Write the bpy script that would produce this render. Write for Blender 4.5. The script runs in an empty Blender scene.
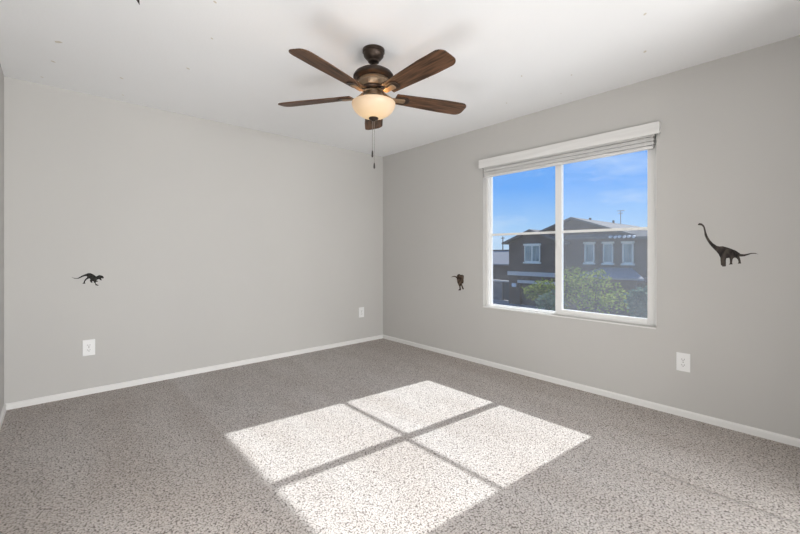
import bpy, bmesh, math, random
from mathutils import Vector, Matrix
from mathutils.geometry import tessellate_polygon
random.seed(7)
S = bpy.context.scene
COL = S.collection
PI = math.pi

# ------------------------------------------------------------------ camera
# world frame: corner of back wall and window wall = origin, X towards the window wall, Y towards the back wall
cd = bpy.data.cameras.new('camera'); cam = bpy.data.objects.new('camera', cd); COL.objects.link(cam)
cam.location = (-3.287, -4.023, 1.1512)
cam.rotation_euler = (PI/2, 0, -math.atan2(0.66623, 0.74575))
cd.sensor_width = 36; cd.lens = 385/800*36; cd.shift_y = -14.4/800
cd.clip_start = 0.02; cd.clip_end = 500
S.camera = cam

# ------------------------------------------------------------------ view
S.view_settings.view_transform = 'Standard'
S.view_settings.look = 'None'
S.view_settings.gamma = 1
S.view_settings.use_curve_mapping = False
S.view_settings.exposure = 0.06

# ------------------------------------------------------------------ sky
w = bpy.data.worlds.new('sky'); S.world = w; w.use_nodes = True
nt = w.node_tree; nt.nodes.clear()
def N(nt, t, **kw):
    n = nt.nodes.new(t)
    for k, v in kw.items(): setattr(n, k, v)
    return n
out = N(nt, 'ShaderNodeOutputWorld'); bg = N(nt, 'ShaderNodeBackground')
tc = N(nt, 'ShaderNodeTexCoord'); sx = N(nt, 'ShaderNodeSeparateXYZ')
nt.links.new(tc.outputs['Generated'], sx.inputs[0])
rp = N(nt, 'ShaderNodeValToRGB')
nt.links.new(sx.outputs['Z'], rp.inputs[0])
e = rp.color_ramp.elements
e[0].position = 0.0; e[0].color = (0.50, 0.66, 0.84, 1)
e[1].position = 1.0; e[1].color = (0.05, 0.17, 0.55, 1)
for p, c in ((0.06, (0.34, 0.58, 0.90, 1)), (0.16, (0.115, 0.38, 0.92, 1)), (0.30, (0.105, 0.335, 0.83, 1))):
    q = e.new(p); q.color = c
mp = N(nt, 'ShaderNodeMapping'); mp.inputs['Scale'].default_value = (2.2, 2.2, 9.0); mp.inputs['Rotation'].default_value = (0.25, 0.2, 0.4)
nt.links.new(tc.outputs['Generated'], mp.inputs[0])
nz = N(nt, 'ShaderNodeTexNoise'); nz.inputs['Scale'].default_value = 1.6; nz.inputs['Detail'].default_value = 7; nz.inputs['Roughness'].default_value = 0.55
nt.links.new(mp.outputs[0], nz.inputs['Vector'])
cr = N(nt, 'ShaderNodeValToRGB'); cr.color_ramp.elements[0].position = 0.55; cr.color_ramp.elements[0].color = (0, 0, 0, 1)
cr.color_ramp.elements[1].position = 0.80; cr.color_ramp.elements[1].color = (0.6, 0.6, 0.6, 1)
nt.links.new(nz.outputs['Fac'], cr.inputs[0])
mx = N(nt, 'ShaderNodeMixRGB'); mx.inputs[2].default_value = (0.72, 0.82, 0.93, 1)
nt.links.new(cr.outputs[0], mx.inputs[0]); nt.links.new(rp.outputs[0], mx.inputs[1])
nt.links.new(mx.outputs[0], bg.inputs[0]); bg.inputs[1].default_value = 1.0
nt.links.new(bg.outputs[0], out.inputs[0])

# ------------------------------------------------------------------ sun and large area lights
def aim(o, d): o.rotation_euler = Vector(d).to_track_quat('-Z', 'Y').to_euler()
sl = bpy.data.lights.new('sun', 'SUN'); so = bpy.data.objects.new('sun', sl); COL.objects.link(so)
sl.energy = 7.0; sl.angle = math.radians(0.6); sl.color = (0.975, 0.99, 1.0)
so.location = (20, -4, 18); aim(so, (-1, 0.08, -0.767))
def area(name, loc, d, sx, sy, power, col):
    l = bpy.data.lights.new(name, 'AREA'); l.shape = 'RECTANGLE'; l.size = sx; l.size_y = sy; l.energy = power; l.color = col
    o = bpy.data.objects.new(name, l); COL.objects.link(o); o.location = loc; aim(o, d); return o
# added fill light, unseen far behind the camera, brightens the whole room
area('rear_fill_light', (-1.9, -7.5, 0.80), (0, 1, 0.16), 3.2, 1.4, 212, (0.99, 0.995, 1.0))
# added fill light, unseen low on the left wall, lifts window wall and ceiling
area('side_fill_light', (-3.52, -3.0, 0.55), (1, 0.30, 0.60), 1.2, 0.9, 28, (0.98, 0.99, 1.0))
# daylight thrown up through the window from the sunlit yard below it
area('daylight_from_yard', (1.35, -2.4, -0.35), (-1, 0, 0.92), 2.4, 1.8, 30, (1.0, 0.98, 0.95))

# ------------------------------------------------------------------ materials
def mat(name, col=(0.8, 0.8, 0.8), rough=0.6, metal=0.0, noise=None, bump=None, spec=0.5):
    m = bpy.data.materials.new(name); m.use_nodes = True; t = m.node_tree; t.nodes.clear()
    o = N(t, 'ShaderNodeOutputMaterial'); b = N(t, 'ShaderNodeBsdfPrincipled')
    b.inputs['Roughness'].default_value = rough; b.inputs['Metallic'].default_value = metal
    b.inputs['Specular IOR Level'].default_value = spec
    t.links.new(b.outputs[0], o.inputs[0])
    c = N(t, 'ShaderNodeTexCoord')
    if noise:                                   # (scale, colour a, colour b, (stretch))
        mpn = N(t, 'ShaderNodeMapping'); mpn.inputs['Scale'].default_value = noise[3] if len(noise) > 3 else (1, 1, 1)
        t.links.new(c.outputs['Object'], mpn.inputs[0])
        n = N(t, 'ShaderNodeTexNoise'); n.inputs['Scale'].default_value = noise[0]; n.inputs['Detail'].default_value = 5
        t.links.new(mpn.outputs[0], n.inputs['Vector'])
        r = N(t, 'ShaderNodeValToRGB'); r.color_ramp.elements[0].position = 0.36; r.color_ramp.elements[1].position = 0.64
        r.color_ramp.elements[0].color = (*noise[1], 1); r.color_ramp.elements[1].color = (*noise[2], 1)
        t.links.new(n.outputs['Fac'], r.inputs[0]); t.links.new(r.outputs[0], b.inputs['Base Color'])
    else:
        b.inputs['Base Color'].default_value = (*col, 1)
    if bump:                                    # (scale, strength, distance)
        n2 = N(t, 'ShaderNodeTexNoise'); n2.inputs['Scale'].default_value = bump[0]; n2.inputs['Detail'].default_value = 3
        t.links.new(c.outputs['Object'], n2.inputs['Vector'])
        bb = N(t, 'ShaderNodeBump'); bb.inputs['Strength'].default_value = bump[1]; bb.inputs['Distance'].default_value = bump[2]
        t.links.new(n2.outputs['Fac'], bb.inputs['Height']); t.links.new(bb.outputs[0], b.inputs['Normal'])
    return m
M = {}
M['wall'] = mat('greige_wall_paint', rough=0.85, noise=(0.7, (0.552, 0.540, 0.518), (0.572, 0.559, 0.536)), bump=(90, 0.12, 0.003), spec=0.2)
M['ceiling'] = mat('white_ceiling_paint', rough=0.9, noise=(0.8, (0.91, 0.915, 0.92), (0.93, 0.935, 0.94)), bump=(70, 0.15, 0.004), spec=0.2)
M['trim'] = mat('white_trim_paint', (0.80, 0.79, 0.77), 0.45)
M['vinyl'] = mat('white_vinyl', (0.86, 0.855, 0.835), 0.4)
M['blind'] = mat('white_blind_slats', rough=0.5, noise=(3, (0.74, 0.73, 0.71), (0.80, 0.79, 0.77), (1, 1, 12)))
M['plate'] = mat('white_plastic', (0.86, 0.86, 0.85), 0.35)
M['slot'] = mat('dark_slot', (0.2, 0.19, 0.18), 0.6)
M['bronze'] = mat('oil_rubbed_bronze', rough=0.42, metal=0.75, noise=(14, (0.045, 0.032, 0.025), (0.07, 0.05, 0.038)))
M['bronze_lit'] = mat('lamplit_bronze', rough=0.4, metal=0.7, noise=(14, (0.26, 0.185, 0.12), (0.34, 0.25, 0.17)))  # bronze lightened for the lower fan parts, lamp glow put into the colour
M['chain'] = mat('chain_metal', (0.30, 0.28, 0.25), 0.4, 0.8)
M['pendant'] = mat('dark_pendant', (0.03, 0.025, 0.022), 0.4)
M['sticker_dark'] = mat('near_black_decal_print', rough=0.5, noise=(60, (0.008, 0.008, 0.007), (0.032, 0.029, 0.025)), spec=0.08)
M['sticker_grey'] = mat('brown_grey_decal_print', rough=0.5, noise=(38, (0.022, 0.019, 0.018), (0.085, 0.070, 0.060), (1, 1, 0.5)), spec=0.08)
M['sticker_brown'] = mat('brown_decal_print', rough=0.5, noise=(32, (0.022, 0.015, 0.011), (0.14, 0.10, 0.075)), spec=0.08)
M['residue'] = mat('aged_adhesive', (0.70, 0.655, 0.57), 0.8)

def carpet():
    m = bpy.data.materials.new('speckled_carpet'); m.use_nodes = True; t = m.node_tree; t.nodes.clear()
    o = N(t, 'ShaderNodeOutputMaterial'); b = N(t, 'ShaderNodeBsdfPrincipled'); t.links.new(b.outputs[0], o.inputs[0])
    b.inputs['Roughness'].default_value = 1.0; b.inputs['Specular IOR Level'].default_value = 0.05
    b.inputs['Sheen Weight'].default_value = 0.15
    c = N(t, 'ShaderNodeTexCoord')
    # tufts: pale tips with dark gaps between them
    wn = N(t, 'ShaderNodeTexNoise'); wn.inputs['Scale'].default_value = 60; wn.inputs['Detail'].default_value = 2
    t.links.new(c.outputs['Object'], wn.inputs['Vector'])
    wa = N(t, 'ShaderNodeMixRGB', blend_type='ADD'); wa.inputs[0].default_value = 0.008
    t.links.new(c.outputs['Object'], wa.inputs[1]); t.links.new(wn.outputs['Color'], wa.inputs[2])
    n = N(t, 'ShaderNodeTexVoronoi'); n.inputs['Scale'].default_value = 122
    t.links.new(wa.outputs[0], n.inputs['Vector'])
    r = N(t, 'ShaderNodeValToRGB'); el = r.color_ramp.elements
    el[0].position = 0.30; el[0].color = (0.63, 0.594, 0.568, 1)
    el[1].position = 0.78; el[1].color = (0.19, 0.167, 0.152, 1)
    q = el.new(0.55); q.color = (0.53, 0.496, 0.472, 1)
    t.links.new(n.outputs['Distance'], r.inputs[0])
    cs = N(t, 'ShaderNodeSeparateXYZ'); t.links.new(n.outputs['Color'], cs.inputs[0])
    cm = N(t, 'ShaderNodeMapRange'); cm.inputs[3].default_value = 0.80; cm.inputs[4].default_value = 1.08; t.links.new(cs.outputs[0], cm.inputs[0])
    tu = N(t, 'ShaderNodeMixRGB', blend_type='MULTIPLY'); tu.inputs[0].default_value = 1
    t.links.new(r.outputs[0], tu.inputs[1]); t.links.new(cm.outputs[0], tu.inputs[2])
    # brushed pile: broad patches and vacuum lanes
    mpn = N(t, 'ShaderNodeMapping'); mpn.inputs['Scale'].default_value = (2.4, 0.8, 1); mpn.inputs['Rotation'].default_value = (0, 0, 0.12)
    t.links.new(c.outputs['Object'], mpn.inputs[0])
    n3 = N(t, 'ShaderNodeTexNoise'); n3.inputs['Scale'].default_value = 1.5; n3.inputs['Detail'].default_value = 4
    t.links.new(mpn.outputs[0], n3.inputs['Vector'])
    r3 = N(t, 'ShaderNodeValToRGB'); r3.color_ramp.elements[0].position = 0.35; r3.color_ramp.elements[1].position = 0.65
    r3.color_ramp.elements[0].color = (0.90, 0.875, 0.855, 1); r3.color_ramp.elements[1].color = (1.0, 1.0, 1.0, 1)
    t.links.new(n3.outputs['Fac'], r3.inputs[0])
    mu = N(t, 'ShaderNodeMixRGB', blend_type='MULTIPLY'); mu.inputs[0].default_value = 1
    t.links.new(tu.outputs[0], mu.inputs[1]); t.links.new(r3.outputs[0], mu.inputs[2])
    # pressed lane along the left third and a long crease near the window wall
    wo = N(t, 'ShaderNodeTexNoise'); wo.inputs['Scale'].default_value = 6; t.links.new(c.outputs['Object'], wo.inputs['Vector'])
    sp = N(t, 'ShaderNodeSeparateXYZ'); t.links.new(c.outputs['Object'], sp.inputs[0])
    wx = N(t, 'ShaderNodeMath', operation='MULTIPLY_ADD'); wx.inputs[1].default_value = 0.05; t.links.new(wo.outputs['Fac'], wx.inputs[0]); t.links.new(sp.outputs['X'], wx.inputs[2])
    ln = N(t, 'ShaderNodeMapRange'); ln.inputs[1].default_value = -3.57; ln.inputs[2].default_value = 0.0; t.links.new(wx.outputs[0], ln.inputs[0])
    lr = N(t, 'ShaderNodeValToRGB'); le = lr.color_ramp.elements
    le[0].position = 0.0; le[0].color = (0.97, 0.95, 0.93, 1); le[1].position = 1.0; le[1].color = (0.95, 0.92, 0.89, 1)
    for p, q3 in ((0.24, (0.95, 0.93, 0.91)), (0.298, (0.90, 0.88, 0.865)), (0.308, (1, 1, 1)), (0.345, (1, 1, 1)), (0.355, (0.97, 0.965, 0.96)), (0.72, (1, 1, 1))):
        k = le.new(p); k.color = (*q3, 1)
    t.links.new(ln.outputs[0], lr.inputs[0])
    m4 = N(t, 'ShaderNodeMixRGB', blend_type='MULTIPLY'); m4.inputs[0].default_value = 1
    t.links.new(mu.outputs[0], m4.inputs[1]); t.links.new(lr.outputs[0], m4.inputs[2]); t.links.new(m4.outputs[0], b.inputs['Base Color'])
    # crease: a narrow groove, its shade also put into the colour, at x = -0.935 running from y = -3.2 to the camera end
    w2 = N(t, 'ShaderNodeMath', operation='MULTIPLY_ADD'); w2.inputs[1].default_value = 0.02; t.links.new(wo.outputs['Fac'], w2.inputs[0]); t.links.new(sp.outputs['X'], w2.inputs[2])
    ga = N(t, 'ShaderNodeMath', operation='ADD'); ga.inputs[1].default_value = 0.925; t.links.new(w2.outputs[0], ga.inputs[0])
    gb_ = N(t, 'ShaderNodeMath', operation='ABSOLUTE'); t.links.new(ga.outputs[0], gb_.inputs[0])
    gm = N(t, 'ShaderNodeMapRange'); gm.inputs[1].default_value = 0.0; gm.inputs[2].default_value = 0.016; gm.inputs[3].default_value = 1.0; gm.inputs[4].default_value = 0.0; t.links.new(gb_.outputs[0], gm.inputs[0])
    gy = N(t, 'ShaderNodeMapRange'); gy.inputs[1].default_value = -3.15; gy.inputs[2].default_value = -3.5; t.links.new(sp.outputs['Y'], gy.inputs[0])
    gr = N(t, 'ShaderNodeMath', operation='MULTIPLY'); t.links.new(gm.outputs[0], gr.inputs[0]); t.links.new(gy.outputs[0], gr.inputs[1])
    gk = N(t, 'ShaderNodeMath', operation='MULTIPLY'); gk.inputs[1].default_value = 0.45; t.links.new(gr.outputs[0], gk.inputs[0])
    m5 = N(t, 'ShaderNodeMixRGB'); m5.inputs[2].default_value = (0.17, 0.15, 0.135, 1); t.links.new(gk.outputs[0], m5.inputs[0]); t.links.new(m4.outputs[0], m5.inputs[1]); t.links.new(m5.outputs[0], b.inputs['Base Color'])
    hi = N(t, 'ShaderNodeMath', operation='SUBTRACT'); hi.inputs[0].default_value = 1.0; t.links.new(n.outputs['Distance'], hi.inputs[1])
    bb = N(t, 'ShaderNodeBump'); bb.inputs['Strength'].default_value = 0.38; bb.inputs['Distance'].default_value = 0.006
    hj = N(t, 'ShaderNodeMath', operation='MULTIPLY_ADD'); hj.inputs[1].default_value = -6.0; t.links.new(gr.outputs[0], hj.inputs[0]); t.links.new(hi.outputs[0], hj.inputs[2])
    t.links.new(hj.outputs[0], bb.inputs['Height']); t.links.new(bb.outputs[0], b.inputs['Normal'])
    return m
M['carpet'] = carpet()

def glass(name, veil):
    m = bpy.data.materials.new(name); m.use_nodes = True; t = m.node_tree; t.nodes.clear()
    o = N(t, 'ShaderNodeOutputMaterial'); tr = N(t, 'ShaderNodeBsdfTransparent'); tr.inputs[0].default_value = (0.97, 0.98, 0.98, 1)
    gl = N(t, 'ShaderNodeBsdfGlossy'); gl.inputs['Roughness'].default_value = 0.03
    f = N(t, 'ShaderNodeFresnel'); f.inputs[0].default_value = 1.3
    m1 = N(t, 'ShaderNodeMixShader'); t.links.new(f.outputs[0], m1.inputs[0]); t.links.new(tr.outputs[0], m1.inputs[1]); t.links.new(gl.outputs[0], m1.inputs[2])
    tl = N(t, 'ShaderNodeBsdfTranslucent'); tl.inputs[0].default_value = (0.85, 0.86, 0.88, 1)
    m2 = N(t, 'ShaderNodeMixShader'); t.links.new(m1.outputs[0], m2.inputs[1]); t.links.new(tl.outputs[0], m2.inputs[2])
    # dust is uneven over the pane
    c = N(t, 'ShaderNodeTexCoord'); n = N(t, 'ShaderNodeTexNoise'); n.inputs['Scale'].default_value = 5; n.inputs['Detail'].default_value = 6
    t.links.new(c.outputs['Object'], n.inputs['Vector'])
    r = N(t, 'ShaderNodeMapRange'); r.inputs[1].default_value = 0.3; r.inputs[2].default_value = 0.7; r.inputs[3].default_value = veil*0.75; r.inputs[4].default_value = veil*1.25
    t.links.new(n.outputs['Fac'], r.inputs[0]); t.links.new(r.outputs[0], m2.inputs[0])
    t.links.new(m2.outputs[0], o.inputs[0])
    return m
M['glass'] = glass('dusty_clear_glass', 0.017)
def screen():
    m = bpy.data.materials.new('fine_screen_mesh'); m.use_nodes = True; t = m.node_tree; t.nodes.clear()
    o = N(t, 'ShaderNodeOutputMaterial'); tr = N(t, 'ShaderNodeBsdfTransparent')
    tl = N(t, 'ShaderNodeBsdfTranslucent'); tl.inputs[0].default_value = (0.55, 0.56, 0.58, 1)
    m2 = N(t, 'ShaderNodeMixShader'); m2.inputs[0].default_value = 0.042
    t.links.new(tr.outputs[0], m2.inputs[1]); t.links.new(tl.outputs[0], m2.inputs[2]); t.links.new(m2.outputs[0], o.inputs[0]); return m
M['screen'] = screen()
def bowlmat():
    m = bpy.data.materials.new('lit_frosted_glass'); m.use_nodes = True; t = m.node_tree; t.nodes.clear()
    o = N(t, 'ShaderNodeOutputMaterial'); b = N(t, 'ShaderNodeBsdfPrincipled')
    b.inputs['Base Color'].default_value = (0.50, 0.40, 0.30, 1); b.inputs['Roughness'].default_value = 0.35
    # frosted glass glows strongest next to the bulb inside it
    c = N(t, 'ShaderNodeTexCoord'); v = N(t, 'ShaderNodeVectorMath', operation='DISTANCE'); v.inputs[1].default_value = (0.0, 0.0, -0.375)
    t.links.new(c.outputs['Object'], v.inputs[0])
    r = N(t, 'ShaderNodeValToRGB'); el = r.color_ramp.elements
    el[0].position = 0.06; el[0].color = (0.95, 0.62, 0.26, 1); el[1].position = 0.15; el[1].color = (0.50, 0.33, 0.19, 1)
    t.links.new(v.outputs['Value'], r.inputs[0]); t.links.new(r.outputs[0], b.inputs['Emission Color'])
    b.inputs['Emission Strength'].default_value = 0.52
    t.links.new(b.outputs[0], o.inputs[0]); return m
M['bowl'] = bowlmat()
M['wood'] = mat('walnut_blade', rough=0.5, noise=(5, (0.034, 0.018, 0.010), (0.14, 0.070, 0.037), (1.2, 14, 14)), spec=0.25)
# outside
M['stucco'] = mat('brown_stucco', rough=0.95, noise=(1.2, (0.100, 0.068, 0.054), (0.122, 0.084, 0.067)), spec=0.1)
M['stucco_dark'] = mat('dark_brown_stucco', rough=0.95, noise=(1.2, (0.078, 0.054, 0.043), (0.094, 0.066, 0.053)), spec=0.1)
M['ext_trim'] = mat('pale_stucco_trim', (0.60, 0.53, 0.46), 0.9)
M['ext_white'] = mat('white_window_vinyl', (0.88, 0.82, 0.68), 0.6)
M['ext_glass'] = mat('house_window_glass', rough=0.25, noise=(1.1, (0.12, 0.165, 0.15), (0.32, 0.37, 0.33), (1, 4, 0.6)))
M['garage'] = mat('garage_panel', (0.045, 0.036, 0.034), 0.7)
M['roof_tile'] = mat('concrete_roof_tile', rough=0.9, noise=(3, (0.085, 0.076, 0.07), (0.13, 0.118, 0.11), (1, 3, 1)), bump=(6, 0.5, 0.05))
M['roof_grey'] = mat('pale_grey_roof_tile', rough=0.9, noise=(3, (0.20, 0.19, 0.19), (0.28, 0.265, 0.26), (1, 4, 1)), bump=(6, 0.5, 0.05))
M['tile_end'] = mat('sunlit_tile_end', (0.75, 0.73, 0.70), 0.9)  # pale as if sunlit, the sunlight is put into the colour
M['block'] = mat('tan_block', rough=0.95, noise=(4, (0.20, 0.165, 0.145), (0.26, 0.22, 0.19)))
M['gravel'] = mat('gravel_and_concrete', rough=0.95, noise=(0.5, (0.22, 0.20, 0.185), (0.32, 0.30, 0.28)), bump=(8, 0.4, 0.05))
M['iron'] = mat('dark_iron', (0.03, 0.03, 0.032), 0.6)
M['bark'] = mat('bark', (0.10, 0.075, 0.055), 0.9)
def leafmat(name, c1, c2):
    m = bpy.data.materials.new(name); m.use_nodes = True; t = m.node_tree; t.nodes.clear()
    o = N(t, 'ShaderNodeOutputMaterial'); d = N(t, 'ShaderNodeBsdfDiffuse'); l = N(t, 'ShaderNodeBsdfTranslucent'); mxs = N(t, 'ShaderNodeMixShader'); mxs.inputs[0].default_value = 0.4
    c = N(t, 'ShaderNodeTexCoord'); n = N(t, 'ShaderNodeTexNoise'); n.inputs['Scale'].default_value = 2.5; t.links.new(c.outputs['Object'], n.inputs['Vector'])
    r = N(t, 'ShaderNodeValToRGB'); r.color_ramp.elements[0].position = 0.35; r.color_ramp.elements[1].position = 0.65
    r.color_ramp.elements[0].color = (*c1, 1); r.color_ramp.elements[1].color = (*c2, 1)
    t.links.new(n.outputs['Fac'], r.inputs[0]); t.links.new(r.outputs[0], d.inputs[0]); t.links.new(r.outputs[0], l.inputs[0])
    t.links.new(d.outputs[0], mxs.inputs[1]); t.links.new(l.outputs[0], mxs.inputs[2]); t.links.new(mxs.outputs[0], o.inputs[0]); return m
M['leaf'] = leafmat('yellow_green_leaf', (0.09, 0.15, 0.025), (0.32, 0.35, 0.08))
M['leaf_blue'] = leafmat('blue_green_leaf', (0.08, 0.14, 0.10), (0.18, 0.25, 0.18))

# ------------------------------------------------------------------ helpers
ORG = {}                                    # world origin of each root
def obj(name, bm, m, parent=None, smooth=False, origin=None):
    """Link bm (world coordinates) as ONE mesh object."""
    org = Vector(origin) if origin is not None else (ORG[parent.name] if parent is not None else Vector((0, 0, 0)))
    bmesh.ops.translate(bm, verts=bm.verts, vec=-org)
    bmesh.ops.recalc_face_normals(bm, faces=bm.faces)
    me = bpy.data.meshes.new(name); bm.to_mesh(me); bm.free()
    if smooth:
        for p in me.polygons: p.use_smooth = True
        try: me.set_sharp_from_angle(angle=math.radians(smooth if smooth is not True else 40))
        except Exception: pass
    me.materials.append(M[m])
    o = bpy.data.objects.new(name, me); COL.objects.link(o)
    if parent is not None:
        o.parent = parent; o.location = org - ORG[parent.name]
    else: o.location = org
    ORG[o.name] = org
    return o
def tag(o, label, cat, group=None, kind=None):
    o['label'] = label; o['category'] = cat
    if group: o['group'] = group
    if kind: o['kind'] = kind
    return o
def thing(name, label, cat, loc, group=None):
    o = bpy.data.objects.new(name, None); COL.objects.link(o); o.location = loc; o.empty_display_size = 0.05
    ORG[o.name] = Vector(loc); return tag(o, label, cat, group)
def struct(name, bm, m, parent=None, smooth=False, origin=None):
    o = obj(name, bm, m, parent, smooth, origin)
    if parent is None: o['kind'] = 'structure'
    return o
def box(bm, a, b, bev=0.0):
    a, b = Vector(a), Vector(b); c = (a+b)/2; s = b-a
    r = bmesh.ops.create_cube(bm, size=1, matrix=Matrix.Translation(c) @ Matrix.Diagonal((abs(s.x), abs(s.y), abs(s.z), 1)))
    if bev:
        vs = set(r['verts']); es = [e for e in bm.edges if e.verts[0] in vs and e.verts[1] in vs]
        bmesh.ops.bevel(bm, geom=es, offset=bev, segments=2, affect='EDGES', profile=0.6)
    return bm
def B(*args, bev=0.0):
    bm = bmesh.new()
    for a, b in args: box(bm, a, b, bev)
    return bm
def lathe(prof, c, n=48):
    bm = bmesh.new(); rings = []
    for r, z in prof:
        if r < 1e-5: rings.append([bm.verts.new((c[0], c[1], z))])
        else: rings.append([bm.verts.new((c[0]+r*math.cos(2*PI*k/n), c[1]+r*math.sin(2*PI*k/n), z)) for k in range(n)])
    for A, Bq in zip(rings, rings[1:]):
        for k in range(n):
            k2 = (k+1) % n
            if len(A) == 1 and len(Bq) == 1: continue
            if len(A) == 1: bm.faces.new((A[0], Bq[k], Bq[k2]))
            elif len(Bq) == 1: bm.faces.new((A[k], A[k2], Bq[0]))
            else: bm.faces.new((A[k], A[k2], Bq[k2], Bq[k]))
    return bm
def prism(pts, off):
    """pts: 3D polygon, off: extrusion vector."""
    bm = bmesh.new(); off = Vector(off)
    a = [bm.verts.new(p) for p in pts]; b = [bm.verts.new(Vector(p)+off) for p in pts]
    bm.faces.new(a); bm.faces.new(list(reversed(b)))
    for i in range(len(a)):
        j = (i+1) % len(a); bm.faces.new((a[i], b[i], b[j], a[j]))
    return bm
def tube(bm, p, q, r0, r1=None, n=8):
    p, q = Vector(p), Vector(q); r1 = r0 if r1 is None else r1; d = (q-p)
    rot = d.to_track_quat('Z', 'Y').to_matrix().to_4x4()
    bmesh.ops.create_cone(bm, cap_ends=True, segments=n, radius1=r0, radius2=r1, depth=d.length, matrix=Matrix.Translation((p+q)/2) @ rot)
    return bm
def join(*bms):
    r = bmesh.new(); me = bpy.data.meshes.new('tmp')
    for b in bms:
        b.to_mesh(me); b.free(); r.from_mesh(me); me.clear_geometry()
    bpy.data.meshes.remove(me); return r

# ================================================================== ROOM
XL, YF, H, T = -3.57, -7.6, 2.44, 0.14
WY0, WY1, WZ0, WZ1 = -3.17, -1.63, 0.600, 2.06          # window opening
struct('floor', B(((XL-T, YF-T, -0.2), (T, T, 0.0))), 'carpet')
struct('ceiling', B(((XL-T, YF-T, H), (T, T, H+0.2))), 'ceiling')
struct('wall_left', B(((XL-T, YF-T, 0), (XL, T, H))), 'wall')
struct('wall_back', B(((XL, 0, 0), (T, T, H))), 'wall')
struct('wall_added_end', B(((XL, YF-T, 0), (T, YF, H))), 'wall')  # added unseen end wall, closes the space around the rear fill light
struct('wall_front', B(((-0.75, -4.37, 0), (0, -4.25, H))), 'wall')      # unseen stub, its length set to shield the window wall from the rear fill
def wall_with_hole():
    bm = bmesh.new(); ys = (YF, WY0, WY1, 0.0); zs = (0.0, WZ0, WZ1, H)
    V = {(x, i, j): bm.verts.new((x, ys[i], zs[j])) for x in (0, T) for i in range(4) for j in range(4)}
    for x in (0, T):
        for i in range(3):
            for j in range(3):
                if (i, j) != (1, 1): bm.faces.new((V[x, i, j], V[x, i+1, j], V[x, i+1, j+1], V[x, i, j+1]))
    def side(a, b): bm.faces.new((V[(0,)+a], V[(0,)+b], V[(T,)+b], V[(T,)+a]))
    loop = [(1, 1), (2, 1), (2, 2), (1, 2)]
    for k in range(4): side(loop[k], loop[(k+1) % 4])
    for i in range(3): side((i, 0), (i+1, 0)); side((i, 3), (i+1, 3)); side((0, i), (0, i+1)); side((3, i), (3, i+1))
    return bm
struct('wall_right', wall_with_hole(), 'wall')
# baseboards with an eased top edge
def board(p, q, nrm):
    p, q, n = Vector(p), Vector(q), Vector(nrm); prof = [(0, 0), (0.013, 0), (0.013, 0.036), (0.009, 0.043), (0.004, 0.047), (0, 0.047)]
    return prism([p + n*a + Vector((0, 0, b)) for a, b in prof], q-p)
struct('baseboard_back', board((XL, 0, 0), (0, 0, 0), (0, -1, 0)), 'trim')
struct('baseboard_right', board((0, 0, 0), (0, YF, 0), (-1, 0, 0)), 'trim')
struct('baseboard_left', board((XL, YF, 0), (XL, 0, 0), (1, 0, 0)), 'trim')

# ---- window
win = bpy.data.objects.new('window_1', None); COL.objects.link(win); win.location = (0.06, -2.4, WZ0); win['kind'] = 'structure'
ORG['window_1'] = Vector(win.location)
# outer frame, four mitred members in one part
def frame(x0, x1, y0, y1, z0, z1, wl, wr, wb, wt, bev=0.003):
    return B(((x0, y0, z0), (x1, y0+wr, z1)), ((x0, y1-wl, z0), (x1, y1, z1)), ((x0, y0+wr, z0), (x1, y1-wl, z0+wb)), ((x0, y0+wr, z1-wt), (x1, y1-wl, z1)), bev=bev)
obj('window_frame', frame(0.055, 0.13, WY0, WY1, WZ0, WZ1, 0.030, 0.030, 0.008, 0.03), 'vinyl', win)
YM = -2.40
fx = obj('fixed_sash', frame(0.088, 0.118, YM-0.02, WY1-0.028, WZ0+0.006, WZ1-0.028, 0.012, 0.055, 0.010, 0.014, 0.002), 'vinyl', win)
sl_ = obj('sliding_sash', frame(0.058, 0.086, WY0+0.030, YM+0.028, WZ0+0.008, WZ1-0.03, 0.058, 0.045, 0.040, 0.035), 'vinyl', win)
obj('pane', B(((0.101, YM+0.03, WZ0+0.014), (0.104, WY1-0.038, WZ1-0.04))), 'glass', fx)
obj('pane', B(((0.070, WY0+0.07, WZ0+0.046), (0.073, YM-0.02, WZ1-0.06))), 'glass', sl_)
ZG = 1.336
obj('grille_bar', B(((0.0975, YM+0.03, ZG-0.011), (0.1075, WY1-0.038, ZG+0.011))), 'vinyl', fx)
obj('grille_bar', B(((0.0665, WY0+0.07, ZG-0.011), (0.0765, YM-0.02, ZG+0.011))), 'vinyl', sl_)
lk = obj('sash_latch', B(((0.046, YM-0.012, 1.20), (0.058, YM+0.012, 1.27)), bev=0.003), 'vinyl', sl_)
sc = obj('insect_screen', B(((0.121, WY0+0.03, WZ0+0.016), (0.1215, YM, WZ1-0.03))), 'screen', win)
obj('window_sill', B(((-0.006, WY0+0.002, WZ0-0.012), (0.056, WY1-0.002, WZ0-0.003)), bev=0.003), 'trim', win)

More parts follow.
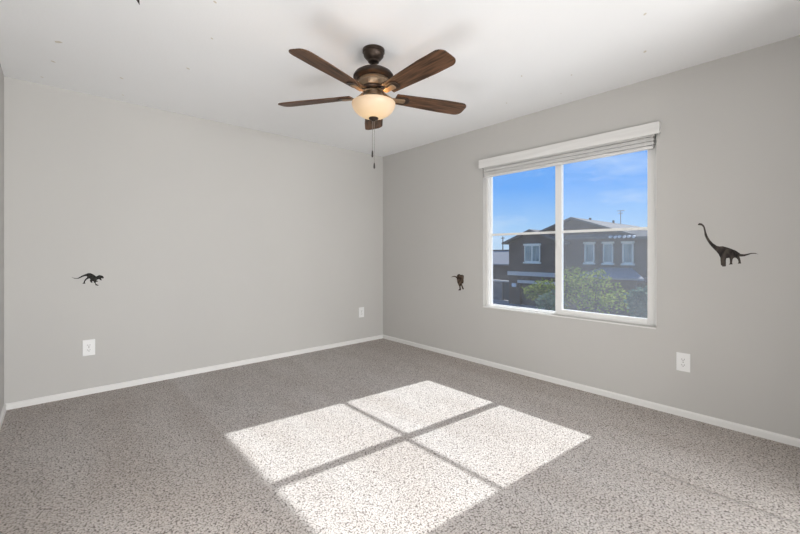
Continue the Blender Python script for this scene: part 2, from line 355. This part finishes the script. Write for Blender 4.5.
# ---- raised blind
bl = thing('window_blind', 'white horizontal slat blind raised to a thin stack at the top of the window', 'blind', (0.0, -2.4, 2.06))
val = obj('valance', B(((-0.045, WY0-0.028, 2.014), (-0.032, WY1+0.022, 2.100)), ((-0.032, WY1+0.010, 2.014), (-0.001, WY1+0.022, 2.100)), ((-0.032, WY0-0.028, 2.014), (-0.001, WY0-0.016, 2.100)), bev=0.002), 'blind', bl)
obj('headrail', B(((-0.012, WY0+0.012, 2.015), (0.042, WY1-0.012, 2.058)), bev=0.002), 'vinyl', bl)
z = 1.934
k = 0
while z < 2.012:
    dy = 0.004*math.sin(k*2.3)
    bm = bmesh.new()
    prof = [(-0.013, 0), (0.0, 0.0015), (0.014, 0.002), (0.03, 0.0015), (0.034, 0), (0.034, 0.0065), (0.03, 0.0075), (0.014, 0.008), (0.0, 0.0075), (-0.013, 0.0065)]
    bm = prism([(a, WY0+0.018+dy, z+b) for a, b in prof], (0, WY1-WY0-0.036, 0))
    obj('slat', bm, 'blind', bl); z += 0.0086 if k % 3 else 0.0128; k += 1
obj('bottom_rail', B(((-0.013, WY0+0.018, 1.920), (0.020, WY1-0.018, 1.934)), bev=0.004), 'blind', bl)
for y in (-1.70, -3.10):
    obj('ladder_tape', B(((-0.0150, y-0.002, 1.914), (-0.0135, y+0.002, 2.02))), 'trim', bl)

# ================================================================== CEILING FAN
FC = (-1.78, -2.084)
fan = thing('ceiling_fan', 'bronze ceiling fan with five walnut blades and a lit frosted bowl', 'ceiling fan', (FC[0], FC[1], H))
obj('canopy', lathe([(0.0, 2.44), (0.070, 2.44), (0.070, 2.422), (0.065, 2.418), (0.063, 2.400), (0.046, 2.379), (0.036, 2.372), (0.035, 2.362), (0.024, 2.356), (0.0, 2.355)], FC), 'bronze', fan, 35)
bm = bmesh.new(); tube(bm, (*FC, 2.36), (*FC, 2.30), 0.0115, n=20); obj('downrod', bm, 'bronze', fan, 30)
obj('motor_housing', lathe([(0.0, 2.319), (0.03, 2.318), (0.062, 2.313), (0.094, 2.303), (0.116, 2.289), (0.128, 2.272), (0.129, 2.262), (0.122, 2.256), (0.112, 2.252), (0.100, 2.247), (0.0, 2.246)], FC), 'bronze', fan, 35)
obj('motor_band', lathe([(0.0, 2.247), (0.098, 2.247), (0.100, 2.238), (0.095, 2.234), (0.095, 2.226), (0.098, 2.222), (0.094, 2.214), (0.088, 2.204), (0.082, 2.198), (0.0, 2.197)], FC), 'bronze_lit', fan, 30)
obj('flywheel', lathe([(0.0, 2.198), (0.078, 2.198), (0.080, 2.190), (0.074, 2.182), (0.058, 2.178), (0.0, 2.178)], FC), 'bronze', fan, 30)
obj('switch_housing', lathe([(0.0, 2.179), (0.050, 2.179), (0.054, 2.172), (0.054, 2.162), (0.062, 2.154), (0.066, 2.140), (0.080, 2.130), (0.088, 2.120), (0.088, 2.112), (0.0, 2.111)], FC), 'bronze_lit', fan, 30)
bowl = obj('light_bowl', lathe([(0.118, 2.1036), (0.130, 2.1060), (0.1375, 2.1020), (0.139, 2.0940), (0.134, 2.0748), (0.122, 2.0540), (0.102, 2.0348), (0.074, 2.0188), (0.040, 2.0092), (0.0, 2.0060), (0.0, 2.0092), (0.040, 2.0124), (0.072, 2.0220), (0.099, 2.0380), (0.118, 2.0556), (0.129, 2.0748), (0.132, 2.0924), (0.118, 2.1036)], FC), 'bowl', fan, 50)
fin = obj('finial', lathe([(0.0, 2.007), (0.029, 2.010), (0.031, 2.004), (0.027, 1.998), (0.014, 1.994), (0.010, 1.988), (0.0, 1.985)], FC, 24), 'bronze', fan, 35)
for dx, zb, zt in ((0.0075, 1.800, 1.758), (-0.0045, 1.722, 1.686)):
    px, py = FC[0]-dx*0.745, FC[1]+dx*0.666
    bm = bmesh.new(); zz = 1.992
    tube(bm, (px, py, zz), (px, py, zb), 0.0009, n=6)
    while zz > zb:
        bmesh.ops.create_icosphere(bm, subdivisions=1, radius=0.0019, matrix=Matrix.Translation((px, py, zz))); zz -= 0.0065
    ch = obj('pull_chain', bm, 'chain', fan)
    obj('pendant', lathe([(0.0, zb+0.002), (0.003, zb), (0.0050, zb-0.010), (0.0062, zt+0.008), (0.0045, zt), (0.0, zt-0.001)], (px, py), 14), 'pendant', ch, 40)
def blade_bm():
    bm = bmesh.new(); top, bot = [], []
    r0, r1 = 0.145, 0.660; out = []
    n = 22
    def hw(r):
        u = (r-r0)/(r1-r0); return 0.052 + 0.018*min(1, u*1.5)
    for i in range(n+1):
        r = r0 + (r1-0.05-r0)*i/n; out.append((r, hw(r)))
    for i in range(1, 9):                          # rounded outer corners, nearly square tip
        a = PI/2*i/8; w0 = hw(r1); out.append((r1-0.05+0.05*math.sin(a), w0-0.045+0.045*math.cos(a)))
    pts = out + [(x, -y) for x, y in reversed(out)]
    return prism([(x, y, -0.003) for x, y in pts], (0, 0, 0.0065))
def arm_bm():
    return prism([(0.056, 0.020, 0.020), (0.056, -0.020, 0.020), (0.090, -0.017, 0.002), (0.120, -0.016, -0.013), (0.205, -0.021, -0.013), (0.213, -0.012, -0.013), (0.215, 0, -0.013), (0.213, 0.012, -0.013), (0.205, 0.021, -0.013), (0.120, 0.016, -0.013), (0.090, 0.017, 0.002)], (0, 0, 0.008))
def plate_bm():
    return prism([(0.190+0.054*math.cos(2*PI*k/28), 0.039*math.sin(2*PI*k/28)*(1.0+0.25*math.cos(2*PI*k/28)), -0.0085) for k in range(28)], (0, 0, 0.006))
BZ = 2.150
for k in range(5):
    ang = math.radians(52 + 72*k)
    X = Matrix.Translation((*FC, BZ)) @ Matrix.Rotation(ang, 4, 'Z') @ Matrix.Rotation(math.radians(-12), 4, 'X')
    for nm, bm, m in (('blade', blade_bm(), 'wood'), ('blade_arm', arm_bm(), 'bronze_lit'), ('mounting_plate', plate_bm(), 'bronze')):
        # each blade keeps its own axes so that the grain runs along it
        bmesh.ops.recalc_face_normals(bm, faces=bm.faces)
        me = bpy.data.meshes.new(nm); bm.to_mesh(me); bm.free(); me.materials.append(M[m])
        o = bpy.data.objects.new(nm, me); COL.objects.link(o)
        if nm == 'blade': o.parent = fan; bo = o; o.matrix_local = Matrix.Translation((0, 0, -H)) @ Matrix.Translation((-FC[0], -FC[1], 0)) @ X
        else: o.parent = bo
        bv = o.modifiers.new('bevel', 'BEVEL'); bv.width = 0.0015; bv.segments = 2; bv.limit_method = 'ANGLE'
pl = bpy.data.lights.new('bulb', 'POINT'); pl.energy = 2.6; pl.color = (1.0, 0.66, 0.34); pl.shadow_soft_size = 0.03
po = bpy.data.objects.new('bulb', pl); COL.objects.link(po); po.parent = fan; po.location = (0, 0, -0.368)

# ================================================================== OUTLETS
def outlet(label, pos, n, t, hw=0.040, hh=0.064):
    """n: outward normal, t: tangent along the wall."""
    n, t, p = Vector(n), Vector(t), Vector(pos); u = Vector((0, 0, 1))
    root = thing('wall_outlet', label, 'wall outlet', pos, 'wall outlets')
    def rect(a0, a1, b0, b1, d0, d1, bev=0.0):
        bm = bmesh.new()
        box(bm, (a0, d0, b0), (a1, d1, b1), bev)
        X = Matrix((( t.x, n.x, 0, p.x), (t.y, n.y, 0, p.y), (0, 0, 1, p.z), (0, 0, 0, 1)))
        bmesh.ops.transform(bm, matrix=X, verts=bm.verts); return bm
    obj('cover_plate', rect(-hw, hw, -hh, hh, 0, 0.006, 0.002), 'plate', root)
    for s in (1, -1):
        z0 = s*0.0195
        rc = obj('receptacle', rect(-0.0165, 0.0165, z0-0.0135, z0+0.0135, 0.004, 0.0075, 0.0012), 'plate', root)
        obj('slots', join(rect(-0.0085, -0.0058, z0-0.003, z0+0.006, 0.007, 0.0079), rect(0.0058, 0.0085, z0-0.003, z0+0.006, 0.007, 0.0079), rect(-0.0028, 0.0028, z0-0.0105, z0-0.0055, 0.007, 0.0079)), 'slot', rc)
    obj('screw', rect(-0.003, 0.003, -0.003, 0.003, 0.005, 0.0068, 0.001), 'chain', root)
outlet('white duplex wall outlet below the running dinosaur decal, left end of the wall', (-3.088, 0, 0.379), (0, -1, 0), (1, 0, 0))
outlet('white duplex wall outlet near the room corner, below the fan', (-0.360, 0, 0.384), (0, -1, 0), (1, 0, 0))
outlet('white duplex wall outlet under the right end of the window', (0, -3.332, 0.382), (-1, 0, 0), (0, 1, 0))

# ================================================================== DINOSAUR DECALS (flat vinyl cut-outs on the walls)
SAUR = [(-3.4142, 1.3462), (-3.4235, 1.3534), (-3.4358, 1.3504), (-3.448, 1.3367), (-3.4541, 1.3189), (-3.4589, 1.292), (-3.4662, 1.2651), (-3.4782, 1.2382), (-3.496, 1.2137), (-3.5166, 1.1961), (-3.5312, 1.1922), (-3.5456, 1.1935), (-3.5685, 1.1858), (-3.591, 1.1754), (-3.6132, 1.1635), (-3.627, 1.1512), (-3.6352, 1.1425), (-3.6515, 1.1404), (-3.6676, 1.144), (-3.6862, 1.149), (-3.7046, 1.1491), (-3.7202, 1.1406), (-3.702, 1.1441), (-3.6862, 1.1426), (-3.6703, 1.1347), (-3.6542, 1.1275), (-3.6406, 1.1259), (-3.6297, 1.1258), (-3.6325, 1.115), (-3.6352, 1.1006), (-3.6379, 1.0811), (-3.6215, 1.0793), (-3.6254, 1.0895), (-3.6232, 1.104), (-3.616, 1.1148), (-3.6077, 1.1184), (-3.5994, 1.1146), (-3.5955, 1.1036), (-3.5938, 1.0853), (-3.5966, 1.0744), (-3.5769, 1.0725), (-3.5826, 1.0814), (-3.5826, 1.1034), (-3.5798, 1.1166), (-3.5656, 1.1143), (-3.5628, 1.1032), (-3.5628, 1.0662), (-3.5616, 1.0603), (-3.5445, 1.0583), (-3.5427, 1.0657), (-3.537, 1.0693), (-3.5352, 1.0953), (-3.5341, 1.1177), (-3.5254, 1.14), (-3.5137, 1.1587), (-3.4931, 1.1851), (-3.4752, 1.2118), (-3.4619, 1.2386), (-3.451, 1.2694), (-3.448, 1.3001), (-3.4437, 1.3232), (-3.4358, 1.3351), (-3.4254, 1.3379), (-3.4155, 1.34)]
TREX = [(-3.1968, 0.9558), (-3.1778, 0.9485), (-3.1587, 0.9467), (-3.1471, 0.9537), (-3.1316, 0.9656), (-3.1121, 0.976), (-3.0924, 0.9844), (-3.0766, 0.9838), (-3.0606, 0.9741), (-3.0485, 0.9623), (-3.0405, 0.9553), (-3.0324, 0.9606), (-3.0202, 0.9664), (-3.0059, 0.9617), (-2.9948, 0.955), (-2.9907, 0.9418), (-2.9948, 0.9353), (-2.9997, 0.9371), (-3.01, 0.9391), (-3.0038, 0.9217), (-3.012, 0.9221), (-3.0202, 0.9302), (-3.0283, 0.9316), (-3.0364, 0.9259), (-3.0405, 0.9183), (-3.0344, 0.9206), (-3.0291, 0.9162), (-3.0344, 0.9103), (-3.0425, 0.9107), (-3.0445, 0.9031), (-3.0405, 0.8927), (-3.0243, 0.883), (-3.0283, 0.8781), (-3.0445, 0.8826), (-3.0485, 0.8957), (-3.0493, 0.9034), (-3.0558, 0.9037), (-3.0566, 0.914), (-3.0646, 0.918), (-3.0686, 0.9121), (-3.0626, 0.9066), (-3.0726, 0.9046), (-3.0785, 0.9126), (-3.0813, 0.9239), (-3.0785, 0.9329), (-3.0845, 0.9409), (-3.0924, 0.9387), (-3.1023, 0.9315), (-3.1101, 0.9202), (-3.1129, 0.9092), (-3.109, 0.8999), (-3.1285, 0.9), (-3.1258, 0.9059), (-3.1199, 0.9121), (-3.118, 0.9247), (-3.1101, 0.9369), (-3.1003, 0.9492), (-3.0983, 0.9582), (-3.1121, 0.9608), (-3.1277, 0.9554), (-3.1433, 0.946), (-3.1567, 0.9416), (-3.1759, 0.9434), (-3.1892, 0.95)]
RAPT = [(-1.1955, 0.8738), (-1.2241, 0.8897), (-1.2524, 0.8946), (-1.2804, 0.8887), (-1.2896, 0.9071), (-1.3127, 0.9189), (-1.3356, 0.9091), (-1.3582, 0.9115), (-1.378, 0.9038), (-1.3807, 0.8827), (-1.3762, 0.8612), (-1.378, 0.8365), (-1.3718, 0.8184), (-1.3537, 0.8138), (-1.3628, 0.793), (-1.3718, 0.7759), (-1.3807, 0.7588), (-1.3673, 0.7507), (-1.3537, 0.7676), (-1.3447, 0.7883), (-1.3356, 0.7913), (-1.3356, 0.7735), (-1.3419, 0.7489), (-1.3356, 0.7392), (-1.3035, 0.7368), (-1.3053, 0.7441), (-1.32, 0.7545), (-1.3173, 0.7794), (-1.3035, 0.8), (-1.2924, 0.8173), (-1.285, 0.8421), (-1.2804, 0.8671), (-1.2664, 0.8772), (-1.243, 0.8833), (-1.2193, 0.8786)]
def decal(pts3, off, m, label):
    c = sum((Vector(p) for p in pts3), Vector())/len(pts3)
    bm = bmesh.new(); o = Vector(off); n = len(pts3)
    a = [bm.verts.new(p) for p in pts3]; b = [bm.verts.new(Vector(p)+o) for p in pts3]
    for i, j, k in tessellate_polygon([[Vector(p) for p in pts3]]):
        bm.faces.new((a[i], a[j], a[k])); bm.faces.new((b[k], b[j], b[i]))
    for i in range(n): bm.faces.new((a[i], b[i], b[(i+1) % n], a[(i+1) % n]))
    tag(obj('dinosaur_decal', bm, m, origin=c), label, 'wall decal', 'dinosaur decals')
decal([(0, y, z) for y, z in SAUR], (-0.0015, 0, 0), 'sticker_grey', 'long-necked dinosaur decal, dark brown grey, on the wall right of the window')
decal([(x, 0, z) for x, z in TREX], (0, -0.0015, 0), 'sticker_dark', 'black running two-legged dinosaur decal above the outlet at the left end of the wall')
decal([(0, y, z) for y, z in RAPT], (-0.0015, 0, 0), 'sticker_brown', 'small brown standing dinosaur decal between the room corner and the window')
def ceil_decal():
    c0 = Vector((-2.962, -1.626, H)); d = Vector((-2.985, -1.69, H)) - c0; d.normalize(); s = Vector((d.y, -d.x, 0))
    return [c0 + d*(x+3.1968)*1.3 + s*(z_-0.951)*1.3 for x, z_ in [(-3.1968, 0.9512), (-3.165, 0.9555)] + TREX[3:-3] + [(-3.162, 0.9450)]]
decal(ceil_decal(), (0, 0, -0.0015), 'sticker_dark', 'black dinosaur decal on the ceiling, only its tail tip in view at the top edge')

# ---- pale residue marks left on the ceiling
MK = [(-2.677, -1.913, .012, 'pale adhesive mark on the ceiling at the top edge, right of the tail tip'),
      (-3.276, -0.874, .022, 'long pale adhesive mark on the ceiling, largest one near the left corner'),
      (-2.587, -1.541, .010, 'pale adhesive mark on the ceiling left of the upper left fan blade'),
      (-3.302, -0.528, .014, 'pale adhesive mark on the ceiling close behind the long one'),
      (-3.364, -0.166, .010, 'pale adhesive mark on the ceiling right above the wall, leftmost one'),
      (-2.598, -1.025, .014, 'pale adhesive mark on the ceiling left of the fan, above the wall middle'),
      (-2.927, -0.534, .014, 'pale adhesive mark on the ceiling above the black running dinosaur decal'),
      (-2.879, -0.166, .009, 'tiny pale adhesive mark on the ceiling at the wall above the running dinosaur'),
      (-0.915, -3.354, .012, 'pale adhesive mark on the ceiling, nearest one at the upper right'),
      (-0.472, -3.229, .014, 'pale adhesive mark on the ceiling above the right end of the window valance'),
      (-0.498, -2.769, .010, 'pale adhesive mark on the ceiling above the middle of the window'),
      (-0.754, -2.519, .010, 'pale adhesive mark on the ceiling right of the fan, above window left half'),
      (-0.393, -2.161, .010, 'pale adhesive mark on the ceiling above the left end of the window valance'),
      (-1.239, -2.042, .008, 'tiny pale adhesive mark on the ceiling between the two right fan blades'),
      (-0.237, -2.566, .007, 'tiny pale adhesive mark on the ceiling close to the window wall')]
for x, y, r, lb in MK:
    a0 = 0.6 if 'long' not in lb.split(' on ')[0] else -0.65
    pts = []
    for k in range(12):
        t = 2*PI*k/12; q = 0.75*r*(0.85+0.3*random.random()); u, v = 1.25*q*math.cos(t), 0.7*q*math.sin(t)
        pts.append((x+u*math.cos(a0)-v*math.sin(a0), y+u*math.sin(a0)+v*math.cos(a0), H))
    tag(obj('adhesive_mark', prism(pts, (0, 0, -0.001)), 'residue', origin=(x, y, H)), lb, 'mark', 'adhesive marks on the ceiling')

# ================================================================== OUTSIDE
GZ = -3.12
struct('ground', B(((2.6, -45, GZ-0.3), (95, 75, GZ))), 'gravel')

def slab(quad, t=0.14):
    """A sloping roof sheet: quad of 3D points, given its thickness downwards."""
    return prism(quad, (0, 0, -t))
def window_unit(root, y0, y1, z0, z1, xf, two=False, name='window'):
    wv = obj(name, join(B(((xf-0.10, y0-0.07, z1-0.02), (xf, y1+0.07, z1+0.12))), B(((xf-0.12, y0-0.08, z0-0.12), (xf, y1+0.08, z0))),
             B(((xf-0.06, y0, z0), (xf, y0+0.08, z1)), ((xf-0.06, y1-0.08, z0), (xf, y1, z1)), ((xf-0.06, y0, z0), (xf, y1, z0+0.07)), ((xf-0.06, y0, z1-0.07), (xf, y1, z1)))), 'ext_white', root)
    if two: obj('mullion', B(((xf-0.07, (y0+y1)/2-0.05, z0), (xf, (y0+y1)/2+0.05, z1))), 'ext_white', wv)
    obj('pane', B(((xf-0.03, y0+0.05, z0+0.05), (xf-0.005, y1-0.05, z1-0.05))), 'ext_glass', wv)
    return wv
house = thing('house', 'two-storey brown stucco house with tiled gable roof across the street', 'house', (25, 9, GZ))
XF = 25.0
# walls: upright prisms whose outline is the elevation seen from the street
def elev(poly, x0, x1): return prism([(x0, y, z) for y, z in poly], (x1-x0, 0, 0))
obj('wall', elev([(3.9, GZ), (13.2, GZ), (13.2, 2.05), (8.84, 3.62), (3.9, 2.05)], XF+0.6, 39.5), 'stucco', house)
gb = obj('garage_block', join(elev([(9.30, -1.0), (13.94, -1.0), (13.94, 1.98), (11.85, 2.78), (9.30, 1.98)], XF, XF+6),
                              elev([(9.30, GZ), (9.65, GZ), (9.65, -1.0), (9.30, -1.0)], XF, XF+6), elev([(12.95, GZ), (13.94, GZ), (13.94, -1.0), (12.95, -1.0)], XF, XF+6),
                              B(((XF+0.5, 9.65, GZ), (XF+6, 12.95, -1.0)))), 'stucco_dark', house)
obj('trim_band', B(((XF-0.15, 9.25, -0.72), (XF, 14.0, -0.40))), 'ext_trim', house)
obj('garage_lintel', B(((XF-0.10, 9.6, -1.32), (XF, 13.1, -1.08))), 'ext_trim', house)
gd = B(((XF+0.30, 9.7, GZ), (XF+0.36, 12.9, -1.1)))
for i in range(1, 4): box(gd, (XF+0.28, 9.7, GZ+i*0.5-0.02), (XF+0.31, 12.9, GZ+i*0.5+0.02))
obj('garage_door', gd, 'garage', house)
obj('wall_lamp', B(((XF-0.12, 13.25, -1.68), (XF, 13.62, -1.38)), bev=0.02), 'tile_end', house)
window_unit(house, 11.15, 12.50, 0.40, 1.74, XF, True)
for y0, y1 in ((7.30, 8.00), (6.06, 6.72), (4.79, 5.47)): window_unit(house, y0, y1, 0.42, 1.80, XF+0.6)
# roofs
def gable(yc, zc, yl, zl, yr, zr, x0, x1, m, root, nm='roof'):
    return obj(nm, join(slab([(x0, yc, zc), (x1, yc, zc), (x1, yl, zl), (x0, yl, zl)]), slab([(x0, yc, zc), (x1, yc, zc), (x1, yr, zr), (x0, yr, zr)])), m, root)
obj('roof', join(slab([(XF+0.2, 8.84, 3.80), (39.5, 8.84, 3.80), (42.5, 13.6, 2.02), (XF+0.2, 13.6, 2.02)]),
                 slab([(XF+0.2, 8.84, 3.80), (39.5, 8.84, 3.80), (42.5, 3.5, 1.98), (XF+0.2, 3.5, 1.98)]),
                 slab([(39.5, 8.84, 3.80), (42.5, 13.6, 2.02), (42.5, 3.5, 1.98)])), 'roof_tile', house)
gable(11.85, 3.00, 14.36, 1.98, 9.0, 1.90, XF-0.45, XF+4, 'roof_tile', house, 'garage_roof')
# lower skirt roof over the three windows, sloping up to the gable wall
obj('skirt_roof', slab([(XF-0.1, 9.2, 2.24), (XF-0.1, 3.3, 2.20), (XF+1.4, 4.4, 2.72), (XF+1.4, 9.2, 2.75)], 0.12), 'roof_tile', house)
te = bmesh.new()
for k in range(6): tube(te, (XF-0.24, 4.55+k*0.28+0.03*(k % 2), 2.18+0.03*(k % 2)), (XF-0.02, 4.55+k*0.28, 2.22), 0.085, n=10)
obj('eave_tiles', te, 'tile_end', house)
# entry porch at lower right
obj('porch', B(((XF-1.6, 4.0, GZ), (XF-1.2, 4.4, -0.55)), ((XF-1.6, 6.7, GZ), (XF-1.2, 7.1, -0.55)), ((XF-1.7, 3.9, -0.75), (XF+0.6, 7.2, -0.45))), 'stucco', house)
obj('porch_roof', join(slab([(XF-2.1, 3.4, -0.42), (XF-2.1, 7.6, -0.42), (XF+0.6, 6.7, 0.12), (XF+0.6, 4.9, 0.12)], 0.12)), 'roof_grey', house)
# roof vents and antenna
for x in (28.3, 33.2):
    bm = bmesh.new(); tube(bm, (x, 8.7, 3.6), (x, 8.7, 3.98 if x > 30 else 3.90), 0.09, n=10); obj('roof_vent', bm, 'iron', house)
bm = bmesh.new(); tube(bm, (33.6, 8.25, 3.2), (33.6, 8.25, 4.85), 0.04, n=6)
for zz, l in ((4.82, 0.30), (4.6, 0.2)): tube(bm, (33.6, 8.25-l, zz), (33.6, 8.25+l, zz), 0.03, n=6)
obj('antenna', bm, 'ext_trim', house)

h2 = thing('house', 'pale grey tiled house partly hidden behind the brown house, at the left of the window', 'house', (38, 24, GZ))
obj('wall', B(((38, 20.6, GZ), (48, 33, -0.2))), 'stucco', h2)
obj('roof', join(slab([(37.4, 20.2, -0.25), (37.4, 33.5, -0.25), (42.5, 33.5, 1.45), (42.5, 21.0, 1.45)]), slab([(47.6, 20.2, -0.25), (47.6, 33.5, -0.25), (42.5, 33.5, 1.45), (42.5, 21.0, 1.45)])), 'roof_grey', h2)
obj('ridge', B(((42.3, 21.0, 1.4), (42.8, 33.5, 1.55))), 'roof_tile', h2)
fw_ = thing('block_wall', 'tan block yard wall left of the brown house', 'wall', (26.5, 15.5, GZ))
obj('blocks', B(((26.5, 15.58, GZ), (26.7, 20.0, -1.45)), ((26.5, 13.94, GZ), (26.7, 14.90, -1.45))), 'block', fw_)
obj('cap', B(((26.42, 13.94, -1.45), (26.78, 20.0, -1.33))), 'ext_trim', fw_)
gt = thing('side_gate', 'dark metal side gate in the tan block wall', 'gate', (26.6, 15.24, GZ))
bm = B(((26.58, 14.92, GZ+0.06), (26.62, 15.56, -1.52)), ((26.54, 14.92, GZ), (26.66, 14.98, -1.5)), ((26.54, 15.50, GZ), (26.66, 15.56, -1.5)))
obj('gate_panel', bm, 'iron', gt)
bm = bmesh.new(); tube(bm, (60, 37.5, GZ), (60, 37.5, 4.2), 0.12, 0.09); tube(bm, (60, 37.1, 3.9), (60, 37.9, 3.9), 0.06)
tag(obj('utility_pole', bm, 'bark', origin=(60, 37.5, GZ)), 'thin utility pole rising behind the far left roof', 'pole')

def leaves(bm, c, rad, n, size, rnd):
    for _ in range(n):
        while True:
            v = Vector((rnd.uniform(-1, 1), rnd.uniform(-1, 1), rnd.uniform(-1, 1)))
            if 0.25 < v.length < 1: break
        p = Vector(c) + Vector((v.x*rad[0], v.y*rad[1], v.z*rad[2]))
        a = Vector((rnd.gauss(0, 1), rnd.gauss(0, 1), rnd.gauss(0, 0.6))).normalized(); b = a.orthogonal().normalized()
        b = (Matrix.Rotation(rnd.random()*6.28, 3, a) @ b); cr_ = a.cross(b)
        s = size*rnd.uniform(0.6, 1.3)
        q = [p, p+a*s*0.5+b*s*0.28, p+a*s, p+a*s*0.5-b*s*0.28]; q[0] = p; m = p+a*s*0.5+cr_*s*0.06
        vs = [bm.verts.new(x) for x in q]; vm = bm.verts.new(m)
        for i in range(4): bm.faces.new((vs[i], vs[(i+1) % 4], vm))
def tree(name, label, cat, base, clumps, trunk_h, m, seed, size=0.16):
    rnd = random.Random(seed); r = thing(name, label, cat, base)
    tb = bmesh.new(); fork = Vector(base)+Vector((0, 0, trunk_h)); tube(tb, base, fork, 0.09, 0.07, 10)
    fb = bmesh.new()
    for c, rad, n in clumps:
        tube(tb, fork, c, 0.05, 0.015, 6); leaves(fb, c, rad, n, size, rnd)
    obj('trunk', tb, 'bark', r, 40); obj('foliage', fb, m, r)
def P(px, py, X):                                   # a point of the street at distance X, as measured on the photo's sight lines
    k = (px-400)/385; d = Vector((0.66623+k*0.74575, 0.74575-k*0.66623, (252.6-py)/385)); t = (X+3.287)/d.x
    return Vector((-3.287, -4.023, 1.1512)) + d*t
cl = []
for px, py, r, n in ((533, 292, .55, 330), (543, 287, .6, 360), (552, 294, .6, 330), (566, 283, .75, 480), (575, 277, .7, 450), (588, 284, .8, 520), (598, 277, .55, 320), (606, 292, .8, 480), (580, 297, .8, 480), (560, 302, .7, 380), (618, 300, .7, 360), (594, 303, .8, 420)):
    c = P(px, py, 16+random.uniform(-.8, .8)); cl.append((c, (r, r, r*0.75), int(n*(0.75 if px < 560 else 0.5))))
tree('street_tree', 'leafy yellow-green tree in front of the brown house', 'tree', (16, 3.6, GZ), cl, 1.2, 'leaf', 3)
cl = [(P(x, y, 13.5), (.45, .45, .4), 260) for x, y in ((545, 303), (552, 299), (556, 306))]
tree('shrub', 'blue-green shrub low beside the window mullion, in front of the garage', 'shrub', (13.5, 3.6, GZ), cl, 0.4, 'leaf_blue', 5, 0.13)
cl = [(P(x, y, 12.5), (.33, .33, .4), 300) for x, y in ((636, 300), (643, 297), (646, 303), (640, 309), (647, 312))]
tree('shrub', 'grey-green shrub at the lower right corner of the window view', 'shrub', (12.5, 0.6, GZ), cl, 0.4, 'leaf_blue', 9, 0.16)
